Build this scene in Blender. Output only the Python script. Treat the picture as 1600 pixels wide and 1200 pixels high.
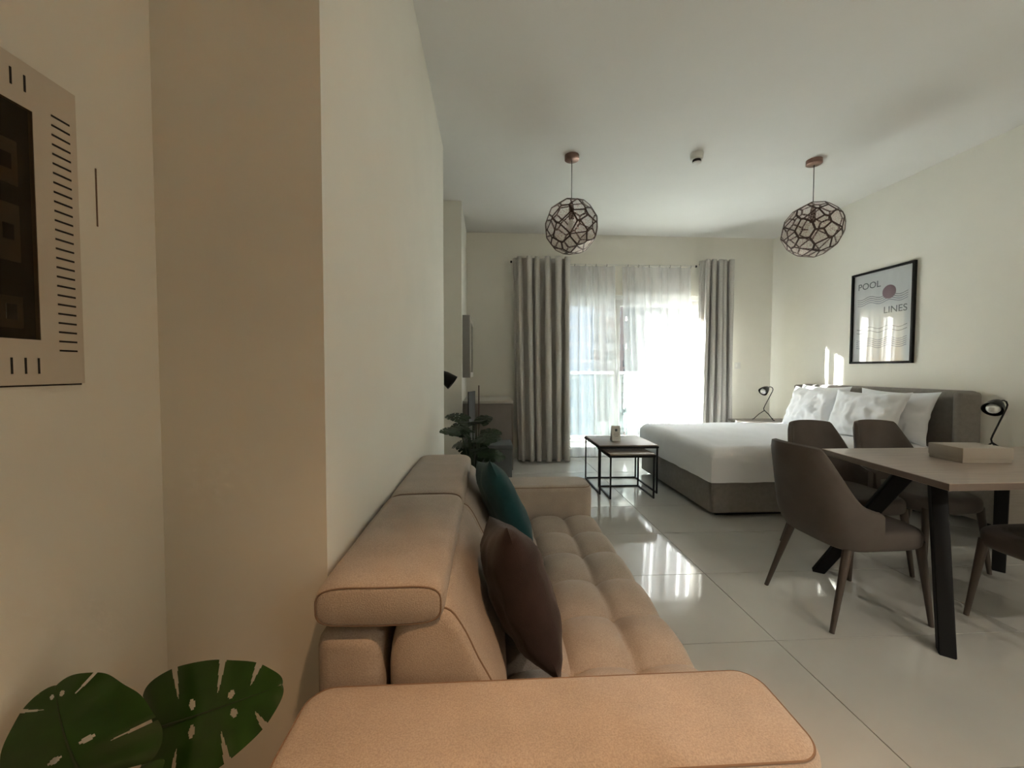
import bpy, bmesh, math, random
from mathutils import Vector, Matrix, noise
random.seed(7)
sc = bpy.context.scene
for o in list(bpy.data.objects): bpy.data.objects.remove(o)
COL = sc.collection
R = math.radians
V = Vector

# ------------------------------------------------------------------ camera, sky, sun, exposure
CAM_H = 1.23
cd = bpy.data.cameras.new('camera'); cd.sensor_width = 36; cd.lens = 36*625/1600; cd.clip_start = .02; cd.clip_end = 800
cam = bpy.data.objects.new('camera', cd); COL.objects.link(cam)
cam.location = (0, 0, CAM_H)
cam.rotation_euler = (R(90-2.01), R(-0.12), R(-3.3))
sc.camera = cam
SUN_TO = V((-1.65, 1.0, .58)).normalized()
world = bpy.data.worlds.new('sky'); sc.world = world; world.use_nodes = True
wn = world.node_tree.nodes; wn.clear()
wo = wn.new('ShaderNodeOutputWorld'); wb = wn.new('ShaderNodeBackground'); ws = wn.new('ShaderNodeTexSky')
ws.sky_type = 'NISHITA'; ws.sun_disc = False; ws.sun_elevation = math.asin(SUN_TO.z)
ws.sun_rotation = math.atan2(SUN_TO.x, SUN_TO.y); ws.air_density = 1.3; ws.dust_density = .8
wb.inputs['Strength'].default_value = .045
world.node_tree.links.new(ws.outputs[0], wb.inputs[0]); world.node_tree.links.new(wb.outputs[0], wo.inputs[0])
sl = bpy.data.lights.new('sun', 'SUN'); sl.energy = 28; sl.angle = R(.6); sl.color = (1, .965, .92)
so = bpy.data.objects.new('sun', sl); COL.objects.link(so); so.location = SUN_TO*40
so.rotation_euler = SUN_TO.to_track_quat('Z', 'Y').to_euler()
sc.view_settings.view_transform = 'Standard'; sc.view_settings.look = 'None'
sc.view_settings.gamma = 1; sc.view_settings.use_curve_mapping = False
sc.view_settings.exposure = 2.95
sc.cycles.diffuse_bounces = 5; sc.cycles.glossy_bounces = 3; sc.cycles.max_bounces = 8; sc.cycles.transparent_max_bounces = 14
sc.cycles.use_adaptive_sampling = True; sc.cycles.adaptive_threshold = .04
sc.cycles.sample_clamp_indirect = 12

# ------------------------------------------------------------------ materials
MATS = {}
def mat(name, col, rough=.6, metal=0., ns=0, na=0., bump=0., bs=None, spec=.5, sheen=0., detail=4, stretch=None, coat=0., weave=0.):
    m = bpy.data.materials.new(name); m.use_nodes = True
    nt = m.node_tree; b = nt.nodes['Principled BSDF']
    b.inputs['Base Color'].default_value = (*col, 1); b.inputs['Roughness'].default_value = rough
    b.inputs['Metallic'].default_value = metal; b.inputs['Specular IOR Level'].default_value = spec
    if sheen: b.inputs['Sheen Weight'].default_value = sheen
    if coat: b.inputs['Coat Weight'].default_value = coat
    tc = nt.nodes.new('ShaderNodeTexCoord'); src = tc.outputs['Object']
    if stretch:
        mp = nt.nodes.new('ShaderNodeMapping'); mp.inputs['Scale'].default_value = stretch
        nt.links.new(src, mp.inputs[0]); src = mp.outputs[0]
    if na:
        n = nt.nodes.new('ShaderNodeTexNoise'); n.inputs['Scale'].default_value = ns; n.inputs['Detail'].default_value = detail
        nt.links.new(src, n.inputs[0])
        mr = nt.nodes.new('ShaderNodeMapRange'); mr.inputs['From Min'].default_value = .3; mr.inputs['From Max'].default_value = .7
        mr.inputs['To Min'].default_value = 1-na; mr.inputs['To Max'].default_value = 1+na
        nt.links.new(n.outputs['Fac'], mr.inputs[0])
        vm = nt.nodes.new('ShaderNodeVectorMath'); vm.operation = 'SCALE'; vm.inputs[0].default_value = col
        nt.links.new(mr.outputs[0], vm.inputs['Scale']); nt.links.new(vm.outputs[0], b.inputs['Base Color'])
    if weave and na:
        n3 = nt.nodes.new('ShaderNodeTexNoise'); n3.inputs['Scale'].default_value = 330; n3.inputs['Detail'].default_value = 1
        nt.links.new(src, n3.inputs[0])
        m3 = nt.nodes.new('ShaderNodeMapRange'); m3.inputs['From Min'].default_value = .3; m3.inputs['From Max'].default_value = .7
        m3.inputs['To Min'].default_value = 1-weave; m3.inputs['To Max'].default_value = 1+weave
        v3 = nt.nodes.new('ShaderNodeVectorMath'); v3.operation = 'SCALE'
        nt.links.new(n3.outputs['Fac'], m3.inputs[0]); nt.links.new(vm.outputs[0], v3.inputs[0]); nt.links.new(m3.outputs[0], v3.inputs['Scale']); nt.links.new(v3.outputs[0], b.inputs['Base Color'])
    if bump:
        n2 = nt.nodes.new('ShaderNodeTexNoise'); n2.inputs['Scale'].default_value = bs or ns; n2.inputs['Detail'].default_value = 2
        nt.links.new(src, n2.inputs[0])
        bp = nt.nodes.new('ShaderNodeBump'); bp.inputs['Strength'].default_value = bump; bp.inputs['Distance'].default_value = .002
        nt.links.new(n2.outputs['Fac'], bp.inputs['Height']); nt.links.new(bp.outputs[0], b.inputs['Normal'])
    MATS[name] = m
    return m

mat('wall_paint', (.83, .815, .74), .85, ns=3, na=.015, bump=.08, bs=160, spec=.2)
mat('ceiling_paint', (.80, .797, .77), .9, ns=3, na=.01, spec=.2)
mat('tile', (.55, .54, .50), .07, ns=2.5, na=.05, spec=.55, detail=6)
mat('grout', (.30, .29, .26), .8)
mat('sofa', (.39, .335, .28), .95, ns=9, na=.07, bump=.6, bs=330, spec=.15, sheen=.25, weave=.14)
mat('seam', (.22, .155, .11), .9, spec=.1)
mat('teal', (.012, .055, .062), .9, ns=14, na=.15, bump=.4, bs=350, spec=.2, sheen=.15)
mat('brown_velvet', (.026, .016, .015), .85, ns=14, na=.2, bump=.4, bs=300, spec=.2, sheen=.12)
mat('bed_fabric', (.25, .23, .21), .95, ns=30, na=.07, bump=.4, bs=380, spec=.15, sheen=.1)
mat('linen', (.85, .865, .89), .85, ns=5, na=.015, bump=.25, bs=25, spec=.15)
mat('curtain', (.60, .58, .545), .95, ns=60, na=.05, spec=.1, bump=.3, bs=300)
mat('black_metal', (.018, .018, .018), .4, metal=.6)
mat('black_wood', (.010, .010, .010), .6, spec=.2)
mat('chair_leather', (.10, .082, .072), .6, ns=12, na=.08, bump=.2, bs=250, spec=.35)
mat('chair_leg', (.08, .06, .048), .55, ns=12, na=.08)
mat('table_wood', (.30, .245, .20), .38, ns=7, na=.14, stretch=(.6, 9, 9), bump=.1, bs=30)
mat('table_edge', (.16, .12, .095), .5)
mat('white_plastic', (.72, .72, .68), .4)
mat('white_frame', (.78, .78, .76), .35)
mat('paper', (.66, .69, .70), .6)
mat('ink', (.10, .12, .13), .7)
mat('ink_blue', (.12, .15, .22), .7)
mat('plum', (.26, .17, .20), .7)
mat('copper', (.30, .185, .15), .34, metal=.9, ns=30, na=.15)
mat('copper_dark', (.10, .065, .055), .45, metal=.7)
mat('cabinet', (.19, .165, .15), .5, ns=8, na=.06)
mat('cabinet_top', (.52, .49, .44), .35)
mat('slate', (.10, .11, .115), .7, ns=10, na=.08)
mat('tv_body', (.22, .21, .20), .45)
mat('tv_screen', (.16, .165, .15), .18)
mat('steel_paint', (.62, .56, .47), .5, ns=4, na=.02)
mat('dark_slot', (.02, .018, .015), .8)
mat('panel_dark', (.03, .027, .022), .5)
mat('breaker', (.26, .23, .19), .5)
mat('leaf', (.016, .052, .006), .32, ns=20, na=.25, spec=.5)
mat('leaf_dark', (.012, .030, .010), .35, ns=20, na=.25, spec=.5)
mat('stem', (.02, .035, .012), .5)
mat('pot', (.10, .095, .09), .6)
mat('soil', (.03, .022, .016), .95)
mat('bulb', (.85, .85, .82), .35)
mat('box_card', (.36, .32, .27), .6, ns=6, na=.04)
mat('card_print', (.30, .29, .27), .6)
mat('nightstand', (.24, .21, .18), .45, ns=8, na=.08, stretch=(.6, 8, 8))
mat('concrete', (0.48, 0.47, 0.45), .85, ns=3, na=.04)
mat('rail_white', (.8, .8, .8), .35)
mat('tower_glass', (0.13, 0.19, 0.29), .25, ns=.4, na=.1)
mat('tower_white', (0.42, 0.41, 0.42), .8)
mat('tower_pink', (0.34, 0.27, 0.26), .8)
mat('tower_red', (0.26, 0.09, 0.08), .8)
mat('tower_pale', (0.3, 0.33, 0.36), .8)
mat('tower_window', (0.1, 0.13, 0.17), .15)
mat('asphalt', (0.2, 0.2, 0.19), .9)
mat('kitchen_wood', (.06, .042, .03), .5, ns=6, na=.15, stretch=(9, 9, .6))
mat('chrome', (.6, .6, .58), .25, metal=1)

def mat_glass(name, tint):
    m = bpy.data.materials.new(name); m.use_nodes = True; nt = m.node_tree; nt.nodes.clear()
    o = nt.nodes.new('ShaderNodeOutputMaterial'); mx = nt.nodes.new('ShaderNodeMixShader')
    t = nt.nodes.new('ShaderNodeBsdfTransparent'); t.inputs[0].default_value = (*tint, 1)
    g = nt.nodes.new('ShaderNodeBsdfGlossy'); g.inputs['Roughness'].default_value = .02
    lw = nt.nodes.new('ShaderNodeLayerWeight'); lw.inputs[0].default_value = .5      # facing: same on both sides of the pane
    pw = nt.nodes.new('ShaderNodeMath'); pw.operation = 'POWER'; pw.inputs[1].default_value = 5
    ma = nt.nodes.new('ShaderNodeMath'); ma.operation = 'MULTIPLY_ADD'; ma.inputs[1].default_value = .96; ma.inputs[2].default_value = .04
    nt.links.new(lw.outputs['Facing'], pw.inputs[0]); nt.links.new(pw.outputs[0], ma.inputs[0]); nt.links.new(ma.outputs[0], mx.inputs[0])
    nt.links.new(t.outputs[0], mx.inputs[1]); nt.links.new(g.outputs[0], mx.inputs[2]); nt.links.new(mx.outputs[0], o.inputs[0])
    MATS[name] = m
mat_glass('glass', (.93, .96, .96))
mat_glass('rail_glass', (.86, .93, .92))
mat_glass('smoked', (.60, .54, .45))
mat_glass('picture_glass', (.96, .96, .96))

def mat_sheer():
    m = bpy.data.materials.new('sheer'); m.use_nodes = True; nt = m.node_tree; nt.nodes.clear()
    o = nt.nodes.new('ShaderNodeOutputMaterial')
    t = nt.nodes.new('ShaderNodeBsdfTransparent'); t.inputs[0].default_value = (1, 1, 1, 1)
    d = nt.nodes.new('ShaderNodeBsdfDiffuse'); d.inputs[0].default_value = (.84, .84, .86, 1)
    tr = nt.nodes.new('ShaderNodeBsdfTranslucent'); tr.inputs[0].default_value = (.86, .86, .88, 1)
    m1 = nt.nodes.new('ShaderNodeMixShader'); m1.inputs[0].default_value = .5
    m2 = nt.nodes.new('ShaderNodeMixShader')
    tc = nt.nodes.new('ShaderNodeTexCoord'); n = nt.nodes.new('ShaderNodeTexNoise'); n.inputs['Scale'].default_value = 90
    mp = nt.nodes.new('ShaderNodeMapping'); mp.inputs['Scale'].default_value = (1, 1, .08)
    mr = nt.nodes.new('ShaderNodeMapRange'); mr.inputs['To Min'].default_value = .56; mr.inputs['To Max'].default_value = .72
    nt.links.new(tc.outputs['Object'], mp.inputs[0]); nt.links.new(mp.outputs[0], n.inputs[0]); nt.links.new(n.outputs['Fac'], mr.inputs[0])
    nt.links.new(mr.outputs[0], m2.inputs[0])
    nt.links.new(d.outputs[0], m1.inputs[1]); nt.links.new(tr.outputs[0], m1.inputs[2])
    nt.links.new(t.outputs[0], m2.inputs[1]); nt.links.new(m1.outputs[0], m2.inputs[2]); nt.links.new(m2.outputs[0], o.inputs[0])
    MATS['sheer'] = m
mat_sheer()

def mat_etched():                       # perforated copper sheet: fine etched web with open cells
    m = bpy.data.materials.new('etched'); m.use_nodes = True; nt = m.node_tree
    b = nt.nodes['Principled BSDF']; b.inputs['Base Color'].default_value = (.62, .48, .44, 1); b.inputs['Metallic'].default_value = .6; b.inputs['Roughness'].default_value = .45
    tc = nt.nodes.new('ShaderNodeTexCoord'); vo = nt.nodes.new('ShaderNodeTexVoronoi'); vo.feature = 'DISTANCE_TO_EDGE'; vo.inputs['Scale'].default_value = 62
    gt = nt.nodes.new('ShaderNodeMath'); gt.operation = 'LESS_THAN'; gt.inputs[1].default_value = .045
    nt.links.new(tc.outputs['Object'], vo.inputs['Vector']); nt.links.new(vo.outputs['Distance'], gt.inputs[0]); nt.links.new(gt.outputs[0], b.inputs['Alpha'])
    MATS['etched'] = m
mat_etched()

def mat_emit(name, col, s):
    m = bpy.data.materials.new(name); m.use_nodes = True; nt = m.node_tree
    b = nt.nodes['Principled BSDF']; b.inputs['Emission Color'].default_value = (*col, 1); b.inputs['Emission Strength'].default_value = s
    b.inputs['Base Color'].default_value = (*col, 1); MATS[name] = m
mat_emit('lamp_lens', (1, .72, .42), 3)

# ------------------------------------------------------------------ helpers
WM = {}
def prop(o, label=None, cat=None, group=None, kind=None):
    if label: o['label'] = label
    if cat: o['category'] = cat
    if group: o['group'] = group
    if kind: o['kind'] = kind
    return o
def thing(name, label=None, cat=None, loc=(0, 0, 0), rz=0, group=None, kind=None):
    o = bpy.data.objects.new(name, None); COL.objects.link(o); o.empty_display_size = .1
    o.location = loc; o.rotation_euler = (0, 0, rz)
    WM[o] = Matrix.Translation(loc) @ Matrix.Rotation(rz, 4, 'Z')
    return prop(o, label, cat, group, kind)
def obj(name, src, m, parent=None, world=False, smooth=35, loc=(0, 0, 0), mats=None):
    """src: bmesh or (verts, faces). world=True: vertices are world coordinates."""
    me = bpy.data.meshes.new(name)
    if isinstance(src, bmesh.types.BMesh):
        bmesh.ops.recalc_face_normals(src, faces=src.faces); src.to_mesh(me); src.free()
    else:
        me.from_pydata([tuple(v) for v in src[0]], [], [tuple(f) for f in src[1]])
    for k in (mats or [m]): me.materials.append(MATS[k])
    if smooth:
        me.polygons.foreach_set('use_smooth', [True]*len(me.polygons)); me.set_sharp_from_angle(angle=R(smooth))
    o = bpy.data.objects.new(name, me); COL.objects.link(o); o.location = loc
    pm = WM[parent] if parent else Matrix()
    if parent: o.parent = parent
    if world: me.transform(pm.inverted())
    WM[o] = pm @ Matrix.Translation(loc)
    me.update()
    return o
def one(name, src, m, label, cat, loc=(0, 0, 0), group=None, kind=None, smooth=35):
    o = obj(name, src, m, loc=loc, smooth=smooth); prop(o, label, cat, group, kind); return o
def clone(o, parent=None):
    c = o.copy(); COL.objects.link(c)
    if parent: c.parent = parent
    for ch in list(o.children): clone(ch, c)
    return c
def BM(): return bmesh.new()
def box(bm, a, b, bev=0, seg=2):
    """axis-aligned box from corner a to corner b, optional rounded edges"""
    g = bmesh.ops.create_cube(bm, size=1)
    vs = g['verts']; c = [(a[i]+b[i])/2 for i in range(3)]; s = [abs(b[i]-a[i]) for i in range(3)]
    for v in vs: v.co = V((c[0]+v.co.x*s[0], c[1]+v.co.y*s[1], c[2]+v.co.z*s[2]))
    if bev:
        es = list({e for v in vs for e in v.link_edges})
        bmesh.ops.bevel(bm, geom=vs+es, offset=min(bev, min(s)*.49), segments=seg, profile=.5, affect='EDGES')
    return bm
def bx(a, b, bev=0, seg=2): return box(BM(), a, b, bev, seg)
def tube(bm, pts, r, seg=10, cap=True):
    pts = [V(p) for p in pts]; n = len(pts); rs = r if isinstance(r, (list, tuple)) else [r]*n
    rings = []; up = None
    for i, p in enumerate(pts):
        t = (pts[min(i+1, n-1)]-pts[max(i-1, 0)]).normalized()
        if up is None: up = t.orthogonal().normalized()
        else:
            up = (up - t*up.dot(t)); up = up.normalized() if up.length > 1e-6 else t.orthogonal().normalized()
        s = t.cross(up)
        rings.append([bm.verts.new(p+(up*math.cos(2*math.pi*k/seg)+s*math.sin(2*math.pi*k/seg))*rs[i]) for k in range(seg)])
    for a, b in zip(rings, rings[1:]):
        for k in range(seg): bm.faces.new((a[k], a[(k+1) % seg], b[(k+1) % seg], b[k]))
    if cap: bm.faces.new(rings[0][::-1]); bm.faces.new(rings[-1])
    return bm
def lathe(bm, prof, seg=28, c=(0, 0, 0), axis=None):
    """prof: (radius, height) pairs; axis: direction the heights run along (default up)"""
    q = V(axis).to_track_quat('Z', 'Y') if axis else None
    rings = []
    for r, z in prof:
        ring = []
        for k in range(seg):
            p = V((r*math.cos(2*math.pi*k/seg), r*math.sin(2*math.pi*k/seg), z))
            ring.append(bm.verts.new((q @ p if q else p)+V(c)))
        rings.append(ring)
    for a, b in zip(rings, rings[1:]):
        for k in range(seg): bm.faces.new((a[k], a[(k+1) % seg], b[(k+1) % seg], b[k]))
    if prof[0][0] > 1e-5: bm.faces.new(rings[0][::-1])
    if prof[-1][0] > 1e-5: bm.faces.new(rings[-1])
    bmesh.ops.remove_doubles(bm, verts=bm.verts, dist=1e-5)
    return bm
def bar(bm, p0, p1, w, h, bev=0, up=(0, 0, 1)):
    """square bar from p0 to p1, w across, h along 'up'"""
    p0 = V(p0); p1 = V(p1); t = (p1-p0).normalized(); u = V(up)
    if abs(t.dot(u)) > .99: u = V((0, 1, 0))
    s = t.cross(u).normalized(); u = s.cross(t)
    vs = [bm.verts.new(p+s*(w/2*i)+u*(h/2*j)) for p in (p0, p1) for i, j in ((-1, -1), (1, -1), (1, 1), (-1, 1))]
    for f in ((0, 1, 2, 3), (7, 6, 5, 4), (0, 4, 5, 1), (1, 5, 6, 2), (2, 6, 7, 3), (3, 7, 4, 0)): bm.faces.new([vs[k] for k in f])
    if bev: bmesh.ops.bevel(bm, geom=vs+list({e for v in vs for e in v.link_edges}), offset=bev, segments=2, affect='EDGES')
    return bm
def prism(bm, poly, z0, z1, bev=0, seg=3):
    a = [bm.verts.new((x, y, z0)) for x, y in poly]; b = [bm.verts.new((x, y, z1)) for x, y in poly]; n = len(poly)
    bm.faces.new(a[::-1]); bm.faces.new(b)
    es = []
    for k in range(n): bm.faces.new((a[k], a[(k+1) % n], b[(k+1) % n], b[k]))
    if bev:
        es = [e for e in bm.edges if (e.verts[0] in b and e.verts[1] in b) or (e.verts[0] in a and e.verts[1] in a)]
        bmesh.ops.bevel(bm, geom=es, offset=bev, segments=seg, affect='EDGES')
    return bm
def rrect(x0, y0, x1, y1, r, n=6):
    out = []
    for cx, cy, a0 in ((x1-r, y1-r, 0), (x0+r, y1-r, 90), (x0+r, y0+r, 180), (x1-r, y0+r, 270)):
        for k in range(n+1):
            a = R(a0+90*k/n); out.append((cx+r*math.cos(a), cy+r*math.sin(a)))
    return out
def stack(bm, loops):
    rings = [[bm.verts.new(p) for p in L] for L in loops]; n = len(rings[0])
    for a, b in zip(rings, rings[1:]):
        for k in range(n): bm.faces.new((a[k], a[(k+1) % n], b[(k+1) % n], b[k]))
    bm.faces.new(rings[0][::-1]); bm.faces.new(rings[-1])
    return bm
def slab(outline, z0, z1, b, seg=6):
    """rounded slab: outline(inset) -> list of (x, y); top and bottom edges rolled with radius b"""
    L = []
    for k in range(seg+1):
        a = math.pi/2*k/seg; L.append([(x, y, z0+b*(1-math.sin(a))) for x, y in outline(b*(1-math.cos(math.pi/2-a)) if 0 else b*(1-math.cos(a)))][:])
    L = L[::-1]
    for k in range(seg+1):
        a = math.pi/2*k/seg; L.append([(x, y, z1-b*(1-math.sin(a))) for x, y in outline(b*(1-math.cos(a)))])
    return stack(BM(), L)
def grid_faces(nu, nv, off=0): return [(off+i*nv+j, off+(i+1)*nv+j, off+(i+1)*nv+j+1, off+i*nv+j+1) for i in range(nu-1) for j in range(nv-1)]
def spow(x, p): return math.copysign(abs(x)**p, x)

# ================================================================== THE ROOM SHELL
ZC = 3.1; XR = 4.04; YB = 5.53; XP = -.385; YP = .963; YP2 = 3.45; XA = -.755; XD = -.305; YD = 4.52; YF = -2.4; XAL = -1.3
WX0, WX1, WZ = .95, 3.04, 2.28
fl = prop(obj('floor', bx((XAL-.1, YF-.1, -.12), (XR+.1, YB+.1, -.004)), 'grout'), kind='structure')
tx = [-1.4]+[-1.095+1.2*k for k in range(5)]+[XR]
ty = [YF]+[1.708+.6*k for k in range(-6, 7)]+[YB]
g = .0022
for i in range(len(tx)-1):
    for j in range(len(ty)-1):
        x0, x1 = max(tx[i], XAL)+g, tx[i+1]-g; y0, y1 = ty[j]+g, ty[j+1]-g
        if y1 < YP and x0 < XA: x0 = XA+.001
        if x1-x0 < .05 or (x1 < XP and YP < y0 and y1 < YP2): continue
        obj('tile', bx((x0, y0, -.012), (x1, y1, 0)), 'tile', fl, smooth=0)
ce = prop(obj('ceiling', bx((XAL-.1, YF-.1, ZC), (XR+.1, YB+.15, ZC+.15)), 'ceiling_paint'), kind='structure')
def wall(name, *boxes):
    bm = BM()
    for a, b in boxes: box(bm, a, b)
    return prop(obj(name, bm, 'wall_paint', smooth=0), kind='structure')
wall('wall_left', ((XA-.15, YF, 0), (XA, YP, ZC)))
wall('wall_partition', ((XAL, YP, 0), (XP, YP2, ZC)))
wall('wall_alcove', ((XAL-.1, YP2, 0), (XAL, YD, ZC)))
wall('wall_niche', ((XAL, YD, 0), (XD, YB, ZC)))
wall('wall_back', ((XAL, YB, 0), (WX0, YB+.15, ZC)), ((WX1, YB, 0), (XR+.1, YB+.15, ZC)), ((WX0, YB, WZ), (WX1, YB+.15, ZC)))
wall('wall_right', ((XR, YF, 0), (XR+.1, YB, ZC)))
wall('wall_fill_block', ((.80, YF, 0), (.90, -.06, ZC)))  # added wall out of view, keeps the fill lamps off the left walls
wall('wall_front', ((XAL, YF-.1, 0), (XR+.1, YF, ZC)))

# ---- sliding balcony door
w = thing('window_1', loc=((WX0+WX1)/2, YB+.08, 0), kind='structure')
f = BM()
box(f, (WX0, YB+.03, 0), (WX0+.055, YB+.13, WZ)); box(f, (WX1-.055, YB+.03, 0), (WX1, YB+.13, WZ))
box(f, (WX0, YB+.03, WZ-.06), (WX1, YB+.13, WZ)); box(f, (WX0, YB+.03, 0), (WX1, YB+.13, .035))
obj('window_frame', f, 'white_frame', w, True)
def sash(x0, x1, y, handle):
    s = BM(); t = .085
    box(s, (x0, y, .04), (x0+t, y+.035, WZ-.065), .004); box(s, (x1-t, y, .04), (x1, y+.035, WZ-.065), .004)
    box(s, (x0+t, y, .04), (x1-t, y+.035, .04+.085), .004); box(s, (x0+t, y, WZ-.065-t), (x1-t, y+.035, WZ-.065), .004)
    o = obj('sash', s, 'white_frame', w, True)
    obj('pane', bx((x0+t-.005, y+.014, .12), (x1-t+.005, y+.020, WZ-.065-t+.005)), 'glass', o, True)
    if handle:
        h = BM(); box(h, (x0+.018, y-.035, 1.02), (x0+.042, y-.02, 1.2), .004); box(h, (x0+.022, y-.022, 1.04), (x0+.038, y, 1.06)); box(h, (x0+.022, y-.022, 1.16), (x0+.038, y, 1.18))
        obj('handle', h, 'black_metal', o, True)
sash(WX0+.056, 1.865, YB+.085, False); sash(1.765, WX1-.056, YB+.042, True)

# ---- balcony and the view outside
prop(obj('floor_balcony', bx((-.56, YB+.15, -.2), (4.6, 7.15, -.03)), 'concrete'), kind='structure')
prop(obj('ceiling_balcony', bx((-.56, YB+.15, 2.92), (4.6, 7.05, 3.2)), 'concrete'), kind='structure')
prop(obj('sun_split_post', bx((.05, 6.86, -.03), (.13, 6.94, 2.92), .01), 'rail_white'), kind='structure')  # unseen post added so its shadow splits the sun band on the sheer
prop(obj('wall_balcony', bx((-.56, YB+.15, -.03), (-.36, 7.02, 2.92)), 'concrete'), kind='structure')
rl = thing('balcony_railing', 'clear glass balcony railing with a pale top rail outside the door', 'railing', (2.4, 7.02, -.03))
obj('top_rail', bx((-.358, 6.98, 1.16), (4.6, 7.06, 1.205), .01), 'rail_white', rl, True)
obj('bottom_rail', bx((-.358, 7.0, 0), (4.6, 7.04, .06)), 'rail_white', rl, True)
for k in range(4):
    x = -.33+k*1.62
    obj('post', bx((x-.02, 7.0, -.03), (x+.02, 7.04, 1.16)), 'rail_white', rl, True)
    if k < 3: obj('glass_panel', bx((x+.03, 7.014, .07), (x+1.59, 7.026, 1.15)), 'rail_glass', rl, True)
GZ = -38
prop(obj('ground', bx((-200, 9, GZ-1), (260, 320, GZ)), 'asphalt'), kind='structure')
def tower(name, label, x0, x1, y0, y1, h, body, z0=GZ):
    t = thing(name, label, 'building', ((x0+x1)/2, (y0+y1)/2, z0))
    k = (y1-y0)*.42 if name == 'office_block' else 0          # the office block's flank runs off at an angle
    obj('wall', prism(BM(), [(x0, y0), (x1, y0), (x1, y1), (x0+k, y1)], z0, h), body, t, True, smooth=0)
    return t
tA = tower('glass_tower', 'blue-grey glass tower seen through the left sheer curtain', 2, 16.2, 62, 80, 70, 'tower_glass')
for k in range(40):
    z = GZ+4+k*2.6
    if -22 < z < 20: obj('floor_band', bx((1.9, 61.75, z), (16.3, 61.99, z+.55)), 'tower_white', tA, True, smooth=0)
for k in range(6): obj('fin', bx((6+k*2, 61.5, GZ), (6.25+k*2, 61.74, 70)), 'tower_glass', tA, True, smooth=0)
tB = tower('balcony_tower', 'white and brick-red balcony tower behind the middle of the sheers', 18, 29, 76, 95, 80, 'tower_pink')
for k in range(18):
    z = -26+k*3.1
    for q, x in enumerate((18.6, 22.2, 25.8)):
        bl = obj('balcony', bx((x, 74.4, z), (x+2.6, 75.99, z+1.15)), 'tower_white', tB, True, smooth=0)
        obj('opening', bx((x+.2, 75.8, z+1.15), (x+2.4, 75.995, z+2.7)), 'tower_window' if (k+q) % 3 else 'tower_red', bl, True, smooth=0)
tC = tower('office_block', 'pale grey block with rows of windows behind the right sheer', 16.4, 46, 47, 50, 60, 'tower_pale')
for k in range(14):
    z = -16+k*3.3
    obj('floor_band', bx((16.3, 46.75, z), (46, 46.99, z+.5)), 'tower_white', tC, True, smooth=0)
    for q in range(6): obj('window', bx((17.2+q*2.5, 46.86, z+1.0), (18.8+q*2.5, 46.995, z+2.9)), 'tower_window', tC, True, smooth=0)

# ================================================================== SOFA
sf = thing('sofa', 'long beige fabric sofa with tufted seat and folded headrests along the wall', 'sofa', (.1, 1.55, 0))
SX0, SX1 = -.380, .605
obj('base', bx((SX0+.02, .66, .07), (SX1-.03, 2.46, .27), .02), 'sofa', sf, True)
for x in (SX0+.08, SX1-.1):
    for y in (.72, 2.40):
        obj('leg', lathe(BM(), [(.018, 0), (.024, .075)], 14, (x, y, 0)), 'black_metal', sf, True)
def arm(y0, y1):
    bm = slab(lambda i: rrect(SX0-.003+i, y0+i, SX1-i, y1-i, .062-i, 9), .10, .56, .034)
    o = obj('armrest', bm, 'sofa', sf, True, smooth=60)
    s = BM()
    k = .0100
    pts = [(x, y, .56-k) for x, y in rrect(SX0-.003+k, y0+k, SX1-k, y1-k, .062-k, 9)]; pts.append(pts[0])
    tube(s, pts, .0022, 6, False)
    obj('seam', s, 'seam', o, True)
arm(.632, .862); arm(2.262, 2.50)
# tufted seat
def seat():
    x0, x1, y0, y1 = -.06, .618, .864, 2.26
    nx, ny = 70, 150; vs = []
    px, py = .19, (y1-y0)/6
    for i in range(nx):
        for j in range(ny):
            u = i/(nx-1); v = j/(ny-1); x = x0+(x1-x0)*u; y = y0+(y1-y0)*v
            a = ((x-.235) / px) % 1; b = ((y-y0)/py) % 1
            da = min(a, 1-a)*px; db = min(b, 1-b)*py
            if v*6 < .5 or v*6 > 5.5: db = max(db, .02)
            d = min(da, db)
            groove = math.exp(-(d/.017)**1.1)
            corner = math.exp(-((da**2+db**2)**.5/.026))
            dome = (math.sin(math.pi*a)*math.sin(math.pi*b))**.5 if True else 0
            z = .386+.032*dome-.012*groove-.026*corner
            z += .0025*noise.noise((x*14, y*14, 0))
            e = x1-x                                             # rounded front edge
            if e < .06: z -= .06-math.sqrt(max(0, .06**2-(.06-e)**2))
            vs.append((x, y, z))
    fs = grid_faces(nx, ny)
    # front face and skirt
    o0 = len(vs)
    for k, z in enumerate((.30, .26)):
        for j in range(ny): vs.append((x1+(0.004 if k == 0 else -.01), y0+(y1-y0)*j/(ny-1), z))
    top = [(nx-1)*ny+j for j in range(ny)]
    for j in range(ny-1):
        fs.append((top[j], o0+j, o0+j+1, top[j+1])); fs.append((o0+j, o0+ny+j, o0+ny+j+1, o0+j+1))
    return vs, fs
obj('seat', seat(), 'sofa', sf, True, smooth=80)
obj('seat_box', bx((-.2, .864, .25), (.60, 2.26, .34), .01), 'sofa', sf, True)
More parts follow.
